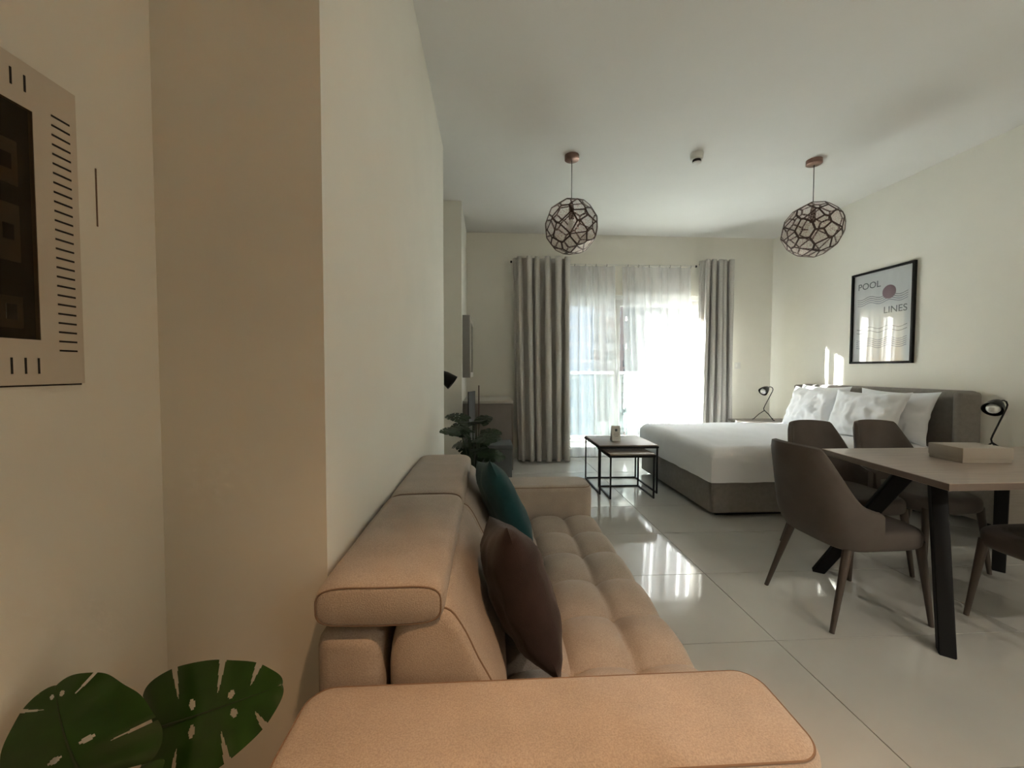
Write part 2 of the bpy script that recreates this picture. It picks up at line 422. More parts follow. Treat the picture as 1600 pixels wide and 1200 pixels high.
# back frame and two back cushions
obj('back_frame', bx((SX0, .868, .2), (-.235, 2.258, .655), .035, 4), 'sofa', sf, True, smooth=60)
def back_cushion(y0, y1):
    # side profile in x,z swept along y, softly rounded at the ends
    prof = [(-.20, .40), (-.222, .50), (-.222, .60), (-.20, .67), (-.15, .705), (-.095, .70), (-.06, .66), (-.02, .58), (.02, .50), (.045, .42), (.035, .37), (-.05, .35), (-.15, .36)]
    cx = sum(p[0] for p in prof)/len(prof); cz = sum(p[1] for p in prof)/len(prof)
    ys = [(y0, .80), (y0+.006, .91), (y0+.02, .97), (y0+.045, 1)]
    n = 16
    ys += [(y0+.045+(y1-y0-.09)*k/n, 1+.02*math.sin(math.pi*k/n)) for k in range(1, n)] + [(y1-.045, 1), (y1-.02, .97), (y1-.006, .91), (y1, .80)]
    vs = []; m = 52
    def cat(t):
        k = int(t) % len(prof); f = t-int(t); P = [prof[(k+q-1) % len(prof)] for q in range(4)]
        return [.5*((2*P[1][c])+(-P[0][c]+P[2][c])*f+(2*P[0][c]-5*P[1][c]+4*P[2][c]-P[3][c])*f*f+(-P[0][c]+3*P[1][c]-3*P[2][c]+P[3][c])*f**3) for c in (0, 1)]
    for y, s in ys:
        for k in range(m):
            x, z = cat(k*len(prof)/m)
            wr = .004*noise.noise((x*20, y*9, z*20))
            vs.append((cx+(x-cx)*(s+wr*4), y, cz+(z-cz)*(s+wr*4)))
    fs = []
    for i in range(len(ys)-1):
        for k in range(m): fs.append((i*m+k, i*m+(k+1) % m, (i+1)*m+(k+1) % m, (i+1)*m+k))
    fs.append(tuple(range(m-1, -1, -1))); fs.append(tuple((len(ys)-1)*m+k for k in range(m)))
    o = obj('back_cushion', (vs, fs), 'sofa', sf, True, smooth=70)
    s = BM(); i = 2
    tube(s, [V(vs[i*m+k])+V((0, -.001, 0)) for k in range(int(m*.30), int(m*.75))], .0022, 6)
    obj('seam', s, 'seam', o, True)
back_cushion(.868, 1.56); back_cushion(1.566, 2.258)
def headrest(y0, y1, lift):
    z0, z1 = .668+lift, .765+lift
    x0, x1 = SX0, -.098
    n = 26; vs = []; hh = (z1-z0)/2; zc = (z0+z1)/2
    loop = []
    for k in range(40):
        a = 2*math.pi*k/40
        loop.append((x0+(x1-x0)/2+(x1-x0)/2*spow(math.cos(a), .38), zc+hh*spow(math.sin(a), .55)))
    ys = [(y0, .70), (y0+.004, .86), (y0+.014, .95), (y0+.03, 1.0)]+[(y0+.03+(y1-y0-.06)*k/n, 1+.03*math.sin(math.pi*k/n)) for k in range(1, n)]+[(y1-.03, 1), (y1-.014, .95), (y1-.004, .86), (y1, .70)]
    cx = (x0+x1)/2
    for y, s in ys:
        for x, z in loop:
            sx = 1-(1-min(s, 1))*.35
            vs.append((cx+(x-cx)*sx, y, zc+(z-zc)*s+.003*noise.noise((x*9, y*9, 1))))
    m = len(loop); fs = []
    for i in range(len(ys)-1):
        for k in range(m): fs.append((i*m+k, i*m+(k+1) % m, (i+1)*m+(k+1) % m, (i+1)*m+k))
    fs.append(tuple(range(m-1, -1, -1))); fs.append(tuple((len(ys)-1)*m+k for k in range(m)))
    o = obj('headrest', (vs, fs), 'sofa', sf, True, smooth=70)
    s = BM(); tube(s, [V(vs[1*m+k % m])+V((0, -.0005, 0)) for k in range(m+1)], .002, 6, False)
    obj('seam', s, 'seam', o, True)
headrest(.862, 1.512, 0); headrest(1.522, 2.22, .0)

# ---- scatter cushions
def pillow(w, h, t, seed, n=26, wr=.006, pinch=.07):
    vs = []; fs = []
    for s in (1, -1):
        off = len(vs)
        for i in range(n):
            for j in range(n):
                u = -1+2*i/(n-1); v = -1+2*j/(n-1)
                x = w/2*u*(1-pinch*(1-v*v)*u*u); y = h/2*v*(1-pinch*(1-u*u)*v*v)
                z = t/2*(max(0, (1-u**4))*max(0, (1-v**4)))**.62*(.72+.28*(1-u*u)*(1-v*v))
                edge = (1-u**6)*(1-v**6)
                z += edge*(wr*noise.noise((u*3+seed, v*3, s))+wr*.6*noise.noise((u*9+seed, v*4, s*2)))
                vs.append((x, y, s*z))
        gf = grid_faces(n, n, off); fs += gf if s > 0 else [q[::-1] for q in gf]
    bm = BM(); bv = [bm.verts.new(p) for p in vs]
    for q in fs: bm.faces.new([bv[k] for k in q])
    bmesh.ops.remove_doubles(bm, verts=bm.verts, dist=1e-4)
    return bm
def orient(o, loc, xa, ya):
    x = V(xa).normalized(); z = x.cross(V(ya)).normalized(); y = z.cross(x)
    o.matrix_world = Matrix.Translation(loc) @ Matrix((x, y, z)).transposed().to_4x4()
    WM[o] = o.matrix_world.copy()
o = one('scatter_cushion', pillow(.40, .38, .17, 3, wr=.01), 'brown_velvet', 'dark brown velvet cushion standing upright on the sofa, nearest the camera', 'cushion', smooth=70)
orient(o, (.085, 1.15, .602), (-.12, .97, -.27), (-.33, .22, .92))
o = one('scatter_cushion', pillow(.42, .42, .14, 8), 'teal', 'dark teal cushion leaning on the sofa back behind the brown cushion', 'cushion', smooth=70)
orient(o, (.06, 1.78, .632), (-.16, .97, -.22), (-.44, .15, .9))

# ================================================================== BED
bd = thing('bed', 'grey upholstered bed with a wide winged headboard on the right wall', 'bed', (2.9, 3.95, 0))
obj('plinth', bx((1.93, 3.26, .0), (3.88, 4.66, .05)), 'black_wood', bd, True)
ob = obj('base', slab(lambda i: rrect(1.845+i, 3.19+i, 3.90-i, 4.74-i, .045-i, 6), .035, .325, .02, 4), 'bed_fabric', bd, True, smooth=50)
s = BM(); tube(s, [(1.846+.006, 3.196+.006, .06), (1.852, 3.196, .31)], .0025, 6); obj('seam', s, 'bed_fabric', ob, True)
hb = BM()
box(hb, (3.925, 3.05, .03), (4.035, 4.81, 1.065), .035, 4)
obj('headboard', hb, 'bed_fabric', bd, True, smooth=50)
for y0, y1 in ((3.035, 3.095), (4.765, 4.825)):
    obj('headboard_wing', bx((3.83, y0, .03), (4.034, y1, 1.055), .025, 4), 'bed_fabric', bd, True, smooth=50)
def duvet():
    x0, x1, y0, y1, z0, z1 = 1.835, 3.85, 3.175, 4.755, .285, .585
    nx, ny = 70, 60; vs = []
    A, B = (x1-x0)/2, (y1-y0)/2; cx, cy = (x0+x1)/2, (y0+y1)/2
    # wrapped sheet: parameter square whose rim hangs down the sides
    d = .30; r = .085
    def wrap(s, half):                 # arc-length -> (coordinate, drop)
        a = abs(s); flat = half-r
        if a < flat: return s, 0
        q = (a-flat)/r
        if q < math.pi/2: return math.copysign(flat+r*math.sin(q), s), r*(1-math.cos(q))
        return math.copysign(half, s), r+(a-flat-r*math.pi/2)
    arc = r*math.pi/2
    hx = A-r+arc+(z1-z0-r); hy = B-r+arc+(z1-z0-r)
    for i in range(nx):
        for j in range(ny):
            u = -1+2*i/(nx-1); v = -1+2*j/(ny-1)
            X, dx = wrap(u*hx, A); Y, dy = wrap(v*hy, B)
            drop = max(dx, dy)
            z = z1-drop
            k = 1
            if dx > r and dy > r:      # hanging corner: gather the cloth
                X = math.copysign(A-.012*(min(dx, dy)-r)/.2, u); Y = math.copysign(B-.012*(min(dx, dy)-r)/.2, v)
            w_ = .010*noise.noise((X*2.2, Y*2.2, 0))+.005*noise.noise((X*7, Y*4, 3))
            if drop < .02: z += w_+.018*(1-(u*u))*(1-v*v)
            else:
                z += w_*.3; X += math.copysign(.006*noise.noise((Y*6, z*9, 1)), u); Y += math.copysign(.006*noise.noise((X*6, z*9, 2)), v)
            z = max(z, .328 if abs(X-cx) < A-.02 and abs(Y-cy) < B-.02 else .300+.008*noise.noise((X*5, Y*5, 7)))
            vs.append((X+cx, Y+cy, z))
    return vs, grid_faces(nx, ny)
vs, fs = duvet()
one('duvet', (vs, fs), 'linen', 'smooth white bedspread tucked over the mattress of the grey bed', 'bedspread', smooth=75)
obj_m = obj('mattress', bx((1.88, 3.22, .33), (3.82, 4.71, .56), .05, 3), 'linen', bd, True)
def bed_pillow(loc, wdir, updir, w, h, t, seed, label):
    o = one('pillow', pillow(w, h, t, seed, 40, .030, .12), 'linen', label, 'pillow', group='white pillows on the bed', smooth=75)
    orient(o, loc, wdir, updir)
bed_pillow((3.80, 4.37, .825), (.03, 1, 0), (.22, 0, .97), .70, .49, .17, 11, 'white pillow against the headboard, mostly hidden at the window end')
bed_pillow((3.62, 4.30, .81), (.05, 1, .01), (.34, 0, .94), .70, .49, .19, 17, 'white pillow in front at the window end of the bed')
bed_pillow((3.79, 3.55, .815), (-.02, 1, .01), (.24, 0, .97), .72, .49, .17, 23, 'white pillow against the headboard nearest the dining table')
bed_pillow((3.59, 3.63, .805), (-.05, 1, -.01), (.36, 0, .94), .72, .50, .20, 31, 'large white pillow in front, beside the dining chairs')

# ---- nightstands and lamps
def nightstand(x0, y0, x1, y1, label):
    t = thing('nightstand', label, 'nightstand', ((x0+x1)/2, (y0+y1)/2, 0), group='nightstands')
    z = .575
    obj('top', bx((x0, y0, z-.025), (x1, y1, z), .004), 'nightstand', t, True)
    obj('body', bx((x0+.03, y0+.02, .18), (x1-.005, y1-.02, z-.025), .004), 'nightstand', t, True)
    d = obj('drawer', bx((x0+.012, y0+.03, .2), (x0+.03, y1-.03, z-.04), .003), 'nightstand', t, True)
    obj('knob', lathe(BM(), [(.006, 0), (.006, .012), (.013, .016), (.010, .026), (0, .027)], 14, (x0+.012, (y0+y1)/2, .38), (-1, 0, 0)), 'black_metal', d, True)
    for x in (x0+.05, x1-.05):
        for y in (y0+.05, y1-.05): obj('leg', lathe(BM(), [(.012, 0), (.018, .18)], 12, (x, y, 0)), 'black_metal', t, True)
nightstand(3.24, 4.86, 4.0, 5.235, 'low nightstand with a black lamp in the corner by the curtain')
nightstand(3.40, 2.44, 4.0, 2.95, 'nightstand beside the bed, hidden behind the dining table')
def lamp(loc, label, rz=0):
    t = thing('table_lamp', label, 'lamp', loc, rz, group='black bedside lamps')
    j = V((0, 0, .125))
    for fx, fy in ((-.13, .03), (.03, -.13), (.15, .06)):
        obj('leg', tube(BM(), [j, V((fx*.5, fy*.5, .075)), V((fx*.96, fy*.96, .012)), V((fx*1.12, fy*1.12, .006))], .0052, 8), 'black_metal', t)
    st = [(0, 0, .115), (-.012, 0, .15), (.0, 0, .18), (.105, 0, .38), (.112, 0, .405), (.100, 0, .428), (.078, 0, .437), (.035, 0, .433)]
    obj('stem', tube(BM(), st, .0052, 10), 'black_metal', t)
    ax = V((-.80, -.25, -.54)).normalized(); tip = V((.045, .005, .434))
    prof = [(.006, 0), (.018, .006), (.036, .035), (.052, .075), (.058, .115), (.0565, .115), (.050, .076), (.034, .037), (.016, .010), (0, .009)]
    sh = obj('shade', lathe(BM(), prof, 26, tip, ax), 'black_metal', t, smooth=60)
    c = tip+ax*.098
    bp_ = []
    for k in range(9):
        a = math.pi*k/8; bp_.append((.038*math.sin(a), -.038*math.cos(a)))
    bp_[0] = (0, -.038); bp_[-1] = (0, .038)
    obj('bulb', lathe(BM(), bp_, 20, c, ax), 'bulb', sh, smooth=80)
    return t
lamp((3.65, 5.09, .576), 'small black tripod lamp on the corner nightstand by the curtain', R(0))
lamp((3.715, 2.73, .576), 'small black tripod lamp beside the bed behind the cardboard box', R(2))

# ================================================================== DINING TABLE AND CHAIRS
dt = thing('dining_table', 'rectangular wood-top dining table on crossed black legs', 'table', (2.66, 1.95, 0))
top = [(1.955, 1.575), (3.40, 1.575), (3.40, 2.335), (2.045, 2.335)]
tto = obj('tabletop', prism(BM(), top, .718, .75, .002, 1), None, dt, True, smooth=0, mats=['table_wood', 'table_edge'])
for q in tto.data.polygons: q.material_index = 0 if abs(q.normal.z) > .5 else 1
bm = BM(); box(bm, (2.2, 1.72, .69), (3.2, 2.2, .716), .003); obj('apron', bm, 'black_wood', dt, True)
for (fx, fy), (tx_, ty_) in (((1.985, 1.585), (2.17, 1.80)), ((2.015, 2.30), (2.33, 2.07)), ((3.14, 2.25), (2.86, 2.05)), ((3.2, 1.60), (2.95, 1.80))):
    bm = BM(); dx, dy = tx_-fx, ty_-fy; L = math.hypot(dx, dy); sx, sy = -dy/L*.028, dx/L*.028; ux, uy = dx/L, dy/L
    vs = []
    for (cx, cy, z, hw) in ((fx, fy, 0, .030), (tx_, ty_, .692, .045)):
        for a, b in ((-1, -1), (1, -1), (1, 1), (-1, 1)): vs.append(bm.verts.new((cx+sx*a+ux*hw*b, cy+sy*a+uy*hw*b, z)))
    for q in ((3, 2, 1, 0), (4, 5, 6, 7), (0, 1, 5, 4), (1, 2, 6, 5), (2, 3, 7, 6), (3, 0, 4, 7)): bm.faces.new([vs[k] for k in q])
    bmesh.ops.bevel(bm, geom=list(bm.edges), offset=.004, segments=1, affect='EDGES')
    obj('leg', bm, 'black_wood', dt, True)

def chair_proto():
    """faces +x"""
    t = thing('dining_chair', None, 'chair', group='brown bucket dining chairs')
    # shell
    n = 56; m = 12; A, B = .165, .232
    def plan(s):                       # s in -1..1 around the U
        a = s*100
        if abs(a) <= 90:
            c, sn = math.cos(R(a)), math.sin(R(a))
            return V((-.09-A*spow(c, .62), B*spow(sn, .62), 0))
        return V((-.09+(abs(a)-90)/10*.05, math.copysign(B, a), 0))
    def ztop(s):
        q = abs(s)
        if q < .40: return .868-.010*(q/.40)**2
        f = (q-.40)/.60; return .858-(.858-.565)*(f*f*(3-2*f)*.35+(1-(1-f)**1.7)*.65)
    def pt(s, f, inset):
        p = plan(s); z0 = .385; z1 = ztop(s); z = z0+(z1-z0)*f
        k = (z-.385)/.45
        under = max(0, .11-(z-z0))/.11                      # tuck in below the seat
        sc_ = 1-.10*under**2
        x = p.x*sc_; y = p.y*sc_
        x -= .115*k*max(0, 1-abs(s)*.85)                    # lean back
        y *= 1+.02*math.sin(min(1, k)*math.pi)-.10*max(0, k-.35)
        nrm = V((-p.x-.06, -p.y, 0)); nrm = nrm.normalized() if nrm.length > 1e-5 else nrm
        return V((x, y, z))+nrm*inset
    vs = []; fs = []
    for lay, ins in enumerate((0, .034)):
        for i in range(n):
            s = -1+2*i/(n-1)
            for j in range(m):
                f = j/(m-1); e = .006 if lay == 0 and j == m-1 else 0
                p = pt(s, f, ins+e*1.5 if lay == 0 else ins-.006*(j == m-1)); p.z -= e
                vs.append(p)
    N = n*m
    fs += grid_faces(n, m); fs += [q[::-1] for q in grid_faces(n, m, N)]
    for i in range(n-1):
        fs.append((i*m+m-1, (i+1)*m+m-1, N+(i+1)*m+m-1, N+i*m+m-1)); fs.append((i*m, N+i*m, N+(i+1)*m, (i+1)*m))
    for j in range(m-1):
        fs.append((j, j+1, N+j+1, N+j)); fs.append(((n-1)*m+j, N+(n-1)*m+j, N+(n-1)*m+j+1, (n-1)*m+j+1))
    obj('backrest', (vs, fs), 'chair_leather', t, smooth=50)
    def outl(i): return [(.018+(.238-i)*spow(math.cos(a), .45), (.214-i)*spow(math.sin(a), .45)) for a in [2*math.pi*k/64 for k in range(64)]]
    obj('seat', slab(outl, .365, .465, .034), 'chair_leather', t, smooth=60)
    for sx, sy in ((-1, -1), (-1, 1), (1, -1), (1, 1)):
        top_ = V((.212 if sx > 0 else -.155, sy*(.175 if sx > 0 else .165), .40)); ft = V((.245 if sx > 0 else -.275, sy*.212, 0))
        obj('leg', tube(BM(), [ft, ft.lerp(top_, .5), top_], [.0105, .015, .021], 12), 'chair_leg', t)
    return t
ch = chair_proto()
spots = [((1.872, 1.965), 2, 'brown bucket chair at the free end of the dining table, nearest the sofa'),
         ((2.318, 2.455), -91, 'brown bucket chair on the bed side of the table, nearer the window'),
         ((2.815, 2.455), -90, 'brown bucket chair on the bed side of the table, nearer the cardboard box'),
         ((2.62, 1.60), 91, 'brown bucket chair on the near side of the table, only its seat in view')]
for i, ((x, y), a, lb) in enumerate(spots):
    c = ch if i == 0 else clone(ch)
    c.location = (x, y, 0); c.rotation_euler = (0, 0, R(a)); c['label'] = lb
bxr = thing('storage_box', 'flat beige cardboard box lying on the dining table', 'box', (2.59, 2.0, .7505), R(-4))
obj('base', bx((-.128, -.085, 0), (.128, .085, .060), .002), 'box_card', bxr)
obj('lid', bx((-.131, -.088, .018), (.131, .088, .079), .003), 'box_card', bxr)

# ================================================================== NEST OF TABLES
def nest(name, label, x0, y0, x1, y1, h, r):
    t = thing(name, label, 'table', ((x0+x1)/2, (y0+y1)/2, 0), group='nesting coffee tables')
    obj('tabletop', bx((x0, y0, h-.006), (x1, y1, h+.006), .002), 'table_wood', t, True)
    fr = BM()
    for a, b in (((x0, y0), (x1, y0)), ((x1, y0), (x1, y1)), ((x1, y1), (x0, y1)), ((x0, y1), (x0, y0))): bar(fr, (*a, h-.017), (*b, h-.017), r, r*1.4)
    obj('top_frame', fr, 'black_metal', t, True)
    for x in (x0+r/2, x1-r/2):
        for y in (y0+r/2, y1-r/2): obj('leg', bar(BM(), (x, y, 0), (x, y, h-.018), r, r), 'black_metal', t, True)
    for a, b in (((x1-r/2, y0), (x1-r/2, y1)), ((x1, y1-r/2), (x0, y1-r/2)), ((x0+r/2, y1), (x0+r/2, y0))): obj('floor_rail', bar(BM(), (*a, r/2), (*b, r/2), r, r), 'black_metal', t, True)
    return t
nest('nesting_table', 'larger black metal nesting table with a card stand on top', 1.09, 3.86, 1.68, 4.46, .482, .014)
nest('nesting_table', 'smaller black metal nesting table tucked under the larger one', 1.15, 3.71, 1.585, 4.13, .425, .014)
tcd = thing('card_stand', 'small upright printed card standing on the larger nesting table', 'card', (1.335, 4.10, .4885))
vs = [(-.045, -.005, .0), (.045, -.005, 0), (.045, .028, .155), (-.045, .028, .155), (-.045, .0, 0), (.045, .0, 0), (.045, .033, .155), (-.045, .033, .155)]
obj('card', (vs, [(0, 1, 2, 3), (7, 6, 5, 4), (0, 4, 5, 1), (1, 5, 6, 2), (2, 6, 7, 3), (3, 7, 4, 0)]), 'white_plastic', tcd, smooth=0)
vs = [(-.045, .031, .150), (.045, .031, .150), (.045, .075, 0), (-.045, .075, 0), (-.045, .035, .150), (.045, .035, .150), (.045, .079, 0), (-.045, .079, 0)]
obj('prop', (vs, [(0, 1, 2, 3), (7, 6, 5, 4), (0, 4, 5, 1), (1, 5, 6, 2), (2, 6, 7, 3), (3, 7, 4, 0)]), 'white_plastic', tcd, smooth=0)
def on_card(x0, x1, h0, h1):
    f = lambda h: -.0062+.033*h/.155
    return [(x0, f(h0), h0), (x1, f(h0), h0), (x1, f(h1), h1), (x0, f(h1), h1)], [(0, 1, 2, 3)]
obj('emblem', on_card(-.012, .014, .098, .124), 'ink', tcd, smooth=0)
for k, (a, b) in enumerate(((-.025, .028), (-.03, .033), (-.02, .022))): obj('text_line', on_card(a, b, .078-.016*k, .083-.016*k), 'card_print', tcd, smooth=0)

# ================================================================== CURTAINS
def drape(name, label, top, bot, y, z0, z1, folds, amp, m, yb=None, seed=0, sheer=False, group=None, parent=None, mid=None):
    nx = folds*16+1; nz = 44; vs = []
    yb = y if yb is None else yb
    rf = random.Random(seed+100); ws_ = [rf.uniform(.55, 1.55) for _ in range(folds)]; tot = sum(ws_); bs_ = [0]
    for q in ws_: bs_.append(bs_[-1]+q/tot)
    def phase(t):
        t = min(max(t, 0), 1); k = max(q for q in range(folds) if bs_[q] <= t+1e-9)
        return k+(t-bs_[k])/(bs_[k+1]-bs_[k]), .55+.45*ws_[k]
    for i in range(nx):
        u = i/(nx-1)
        for j in range(nz):
            v = j/(nz-1); z = z1+(z0-z1)*v
            x0 = top[0]+(bot[0]-top[0])*v**1.3; x1 = top[1]+(bot[1]-top[1])*v**1.3
            if mid: x0 += mid[0]*math.sin(math.pi*v); x1 += mid[1]*math.sin(math.pi*v)
            uu = u+(.045 if not sheer else .03)*noise.noise((u*folds*.55, v*.9, seed))*math.sin(math.pi*u)**.5*(v*.5+.5)
            pf, fa = phase(uu); ph = pf*2*math.pi
            a = amp*(1+.35*noise.noise((u*folds*.5, v*1.5, seed+5)))*(1 if not sheer else (.45+.55*min(1, v*4)))
            a *= fa if not sheer else 1
            yy = (y+(yb-y)*v)+a*(math.sin(ph)+.18*math.sin(2*ph+1))
            xx = x0+(x1-x0)*uu+.62*a*math.sin(2*ph)*(0 if sheer else 1)
            vs.append((xx, yy, z))
    o = one(name, (vs, grid_faces(nx, nz)), m, label, 'curtain', group=group, smooth=180)
    if not sheer:
        sm = o.modifiers.new('thickness', 'SOLIDIFY'); sm.thickness = .004
    return o
drape('drape', 'grey heavy curtain gathered left of the balcony door', (.335, 1.06), (.40, 1.075), 5.33, .012, 2.715, 6, .085, 'curtain', seed=2, group='grey drapes')
drape('drape', 'grey heavy curtain gathered right of the balcony door', (2.90, 3.30), (2.86, 3.34), 5.34, .012, 2.725, 5, .075, 'curtain', seed=9, group='grey drapes')
drape('sheer_curtain', 'white sheer curtain over the left pane of the balcony door', (.98, 1.73), (.98, 1.84), 5.455, .03, 2.655, 7, .028, 'sheer', seed=4, sheer=True, group='sheers')
drape('sheer_curtain', 'white sheer curtain over the right pane of the balcony door', (1.83, 2.80), (1.94, 2.92), 5.455, .03, 2.655, 8, .030, 'sheer', seed=14, sheer=True, group='sheers')
def rod(label, x0, x1, y, z, r, m):
    t = thing('curtain_rod', label, 'curtain rod', ((x0+x1)/2, y, z))
    obj('pole', tube(BM(), [(x0, y, z), (x1, y, z)], r, 12), m, t, True)
    for x in (x0, x1): obj('finial', lathe(BM(), [(r, 0), (r*1.7, .006), (r*1.7, .022), (0, .026)], 14, (x, y, z), (-1 if x == x0 else 1, 0, 0)), 'black_metal', t, True)
    for x in (x0+.06, (x0+x1)/2, x1-.06) if x1-x0 > 1 else (x0+.06,):
        b = BM(); bar(b, (x, y, z), (x, YB-.004, z), .012, .012); box(b, (x-.02, YB-.006, z-.03), (x+.02, YB-.001, z+.03)); obj('bracket', b, m, t, True)
    return t
rt = rod('thin pale curtain rod carrying the sheers above the balcony door', .97, 2.86, 5.455, 2.672, .009, 'white_plastic')
for k in range(13):
    x = 1.02+k*.148
    if 1.68 < x < 1.82: continue
    rg = BM()
    tube(rg, [(x, 5.455+.017*math.cos(a), 2.664+.017*math.sin(a)) for a in [2*math.pi*q/14 for q in range(15)]], .0022, 6, False)
    obj('ring', rg, 'black_metal', rt, True)
rod('short rod of the left grey curtain', .31, 1.05, 5.41, 2.68, .009, 'white_plastic')
rod('short rod of the right grey curtain', 2.92, 3.32, 5.41, 2.69, .009, 'white_plastic')

# ================================================================== PENDANTS
def pendant_proto():
    t = thing('pendant_lamp', None, 'lamp', group='faceted copper pendant lamps')
    rnd = random.Random(5); n = 54; pts = []
    for k in range(n):
        z = 1-2*(k+.5)/n; a = k*2.399963+rnd.uniform(-.22, .22); z = max(-.985, min(.985, z+rnd.uniform(-.035, .035))); r = math.sqrt(1-z*z)
        pts.append(V((r*math.cos(a), r*math.sin(a), z)))
    hull = BM(); hv = [hull.verts.new(p) for p in pts]; bmesh.ops.convex_hull(hull, input=hv)
    for x in [f_ for f_ in hull.faces if len(f_.verts) > 3]: bmesh.ops.triangulate(hull, faces=[x])
    Rr = .222; ddone = []
    fv = {}
    for f_ in hull.faces:
        a, b, c = [v.co for v in f_.verts]
        M3 = Matrix((a, b, c)); fv[f_] = M3.inverted() @ V((1, 1, 1))*Rr
    for v in hull.verts:
        nrm = v.co.normalized(); ax = nrm.orthogonal().normalized(); ay = nrm.cross(ax)
        ring = sorted([fv[f_] for f_ in v.link_faces], key=lambda p: math.atan2(p.dot(ay), p.dot(ax)))
        ring = [p if p.length < Rr*1.13 else p.normalized()*Rr*1.13 for p in ring]
        c = sum(ring, V())/len(ring); m = len(ring)
        vs = []; fs = []; th = nrm*.0035
        ins = [p+(c-p).normalized()*min(.0085, (c-p).length*.45) for p in ring]
        for L in ([p for p in ring], ins, [p+th for p in ring], [p+th for p in ins]): vs += L
        for k in range(m):
            q = (k+1) % m
            fs += [(2*m+k, 2*m+q, 3*m+q, 3*m+k), (k, m+k, m+q, q), (k, q, 2*m+q, 2*m+k), (m+k, 3*m+k, 3*m+q, m+q)]
        nf = len(fs); o0 = len(vs); vs += [p+th*.5 for p in ins]; fs.append(tuple(range(o0, o0+m)))
        o = obj('panel', (vs, fs), None, t, smooth=0, mats=['copper_dark', 'etched'])
        o.data.polygons[nf].material_index = 1
    hull.free()
    obj('socket', lathe(BM(), [(.004, .225), (.012, .215), (.024, .15), (.024, .07), (.018, .065), (0, .065)], 18), 'copper_dark', t)
    bp_ = [(.001, .068), (.014, .06), (.028, .03), (.030, .01), (.022, -.012), (0, -.022)]
    obj('bulb', lathe(BM(), bp_, 18), 'bulb', t, smooth=80)
    obj('cord', tube(BM(), [(0, 0, .2), (0, 0, ZC-2.485-.03)], .003, 8), 'black_metal', t)
    obj('canopy', lathe(BM(), [(.0, ZC-2.485-.045), (.05, ZC-2.485-.045), (.062, ZC-2.485-.038), (.062, ZC-2.485-.001), (0, ZC-2.485-.001)], 28), 'copper', t)
    return t
p1 = pendant_proto(); p1.location = (.722, 3.52, 2.485); p1['label'] = 'faceted copper globe pendant hanging in front of the balcony door'
p2 = clone(p1); p2.location = (2.885, 3.46, 2.485); p2.rotation_euler = (0, 0, R(140)); p2['label'] = 'faceted copper globe pendant hanging near the framed poster'

# ---- ceiling sensor, socket
sd = thing('smoke_detector', 'small white smoke detector on the ceiling between the pendants', 'smoke detector', (1.79, 3.42, ZC))
obj('base', lathe(BM(), [(.052, -.001), (.054, -.008), (.050, -.05), (.044, -.056), (0, -.056)], 26), 'white_plastic', sd)
obj('vent_ring', lathe(BM(), [(.034, -.056), (.036, -.07), (.034, -.078), (0, -.078)], 24), 'dark_slot', sd)
obj('cap', lathe(BM(), [(.036, -.078), (.034, -.086), (.02, -.092), (0, -.093)], 24), 'white_plastic', sd)
sk = thing('wall_switch', 'small white light switch on the back wall beside the right curtain', 'light switch', (3.545, YB, 1.30))
obj('plate', bx((3.50, YB-.009, 1.255), (3.59, YB-.0005, 1.345), .003), 'white_plastic', sk, True)
obj('rocker', bx((3.525, YB-.014, 1.275), (3.565, YB-.008, 1.325), .002), 'white_plastic', sk, True)

# ================================================================== POSTER
pc = thing('framed_poster', 'black framed poster reading pool lines above the bed', 'poster', (XR, 3.915, 1.79))
PY0, PY1, PZ0, PZ1 = 3.585, 4.245, 1.305, 2.278; fw = .022
fr = obj('frame', box(box(box(box(BM(), (XR-.03, PY0, PZ0), (XR-.001, PY0+fw, PZ1), .002), (XR-.03, PY1-fw, PZ0), (XR-.001, PY1, PZ1), .002), (XR-.03, PY0+fw, PZ0), (XR-.001, PY1-fw, PZ0+fw), .002), (XR-.03, PY0+fw, PZ1-fw), (XR-.001, PY1-fw, PZ1), .002), 'black_wood', pc, True)
obj('print', bx((XR-.012, PY0+fw-.003, PZ0+fw-.003), (XR-.006, PY1-fw+.003, PZ1-fw+.003)), 'paper', pc, True)
obj('glass', bx((XR-.0195, PY0+fw-.002, PZ0+fw-.002), (XR-.0175, PY1-fw+.002, PZ1-fw+.002)), 'picture_glass', pc, True)
PW, PH = PY1-PY0, PZ1-PZ0
def pp(u, v, d=.0005): return V((XR-.0125-d, PY1-u*PW, PZ1-v*PH))      # u: 0 window side .. 1, v: 0 top .. 1
def wave(v0, w, m, drop, u0=.10, u1=.90):
    vs = []; n = 60
    for k in range(n+1):
        u = u0+(u1-u0)*k/n; vv = v0-drop*.5+ .0115*math.sin((u-u0)/(u1-u0)*2*math.pi*2.55+.4)*1.15
        vs += [pp(u, vv-w/2), pp(u, vv+w/2)]
    obj('wave_line', (vs, [(2*k, 2*k+1, 2*k+3, 2*k+2) for k in range(n)]), m, pc, True, smooth=0)
for k in range(4): wave(.285+.022*k, .0055, 'ink_blue' if k > 1 else 'ink', 0)
for k in range(2): wave(.615+.04*k, .006, 'ink', 0)
for k in range(5): wave(.735+.021*k, .0055, 'ink_blue', 0)
vs = [pp(.62, .258, .001)]; n = 40
for k in range(n): vs.append(pp(.62+.105*math.cos(2*math.pi*k/n), .258+.105*PW/PH*math.sin(2*math.pi*k/n), .001))
obj('sun_disc', (vs, [(0, 1+k, 1+(k+1) % n) for k in range(n)]), 'plum', pc, True, smooth=0)
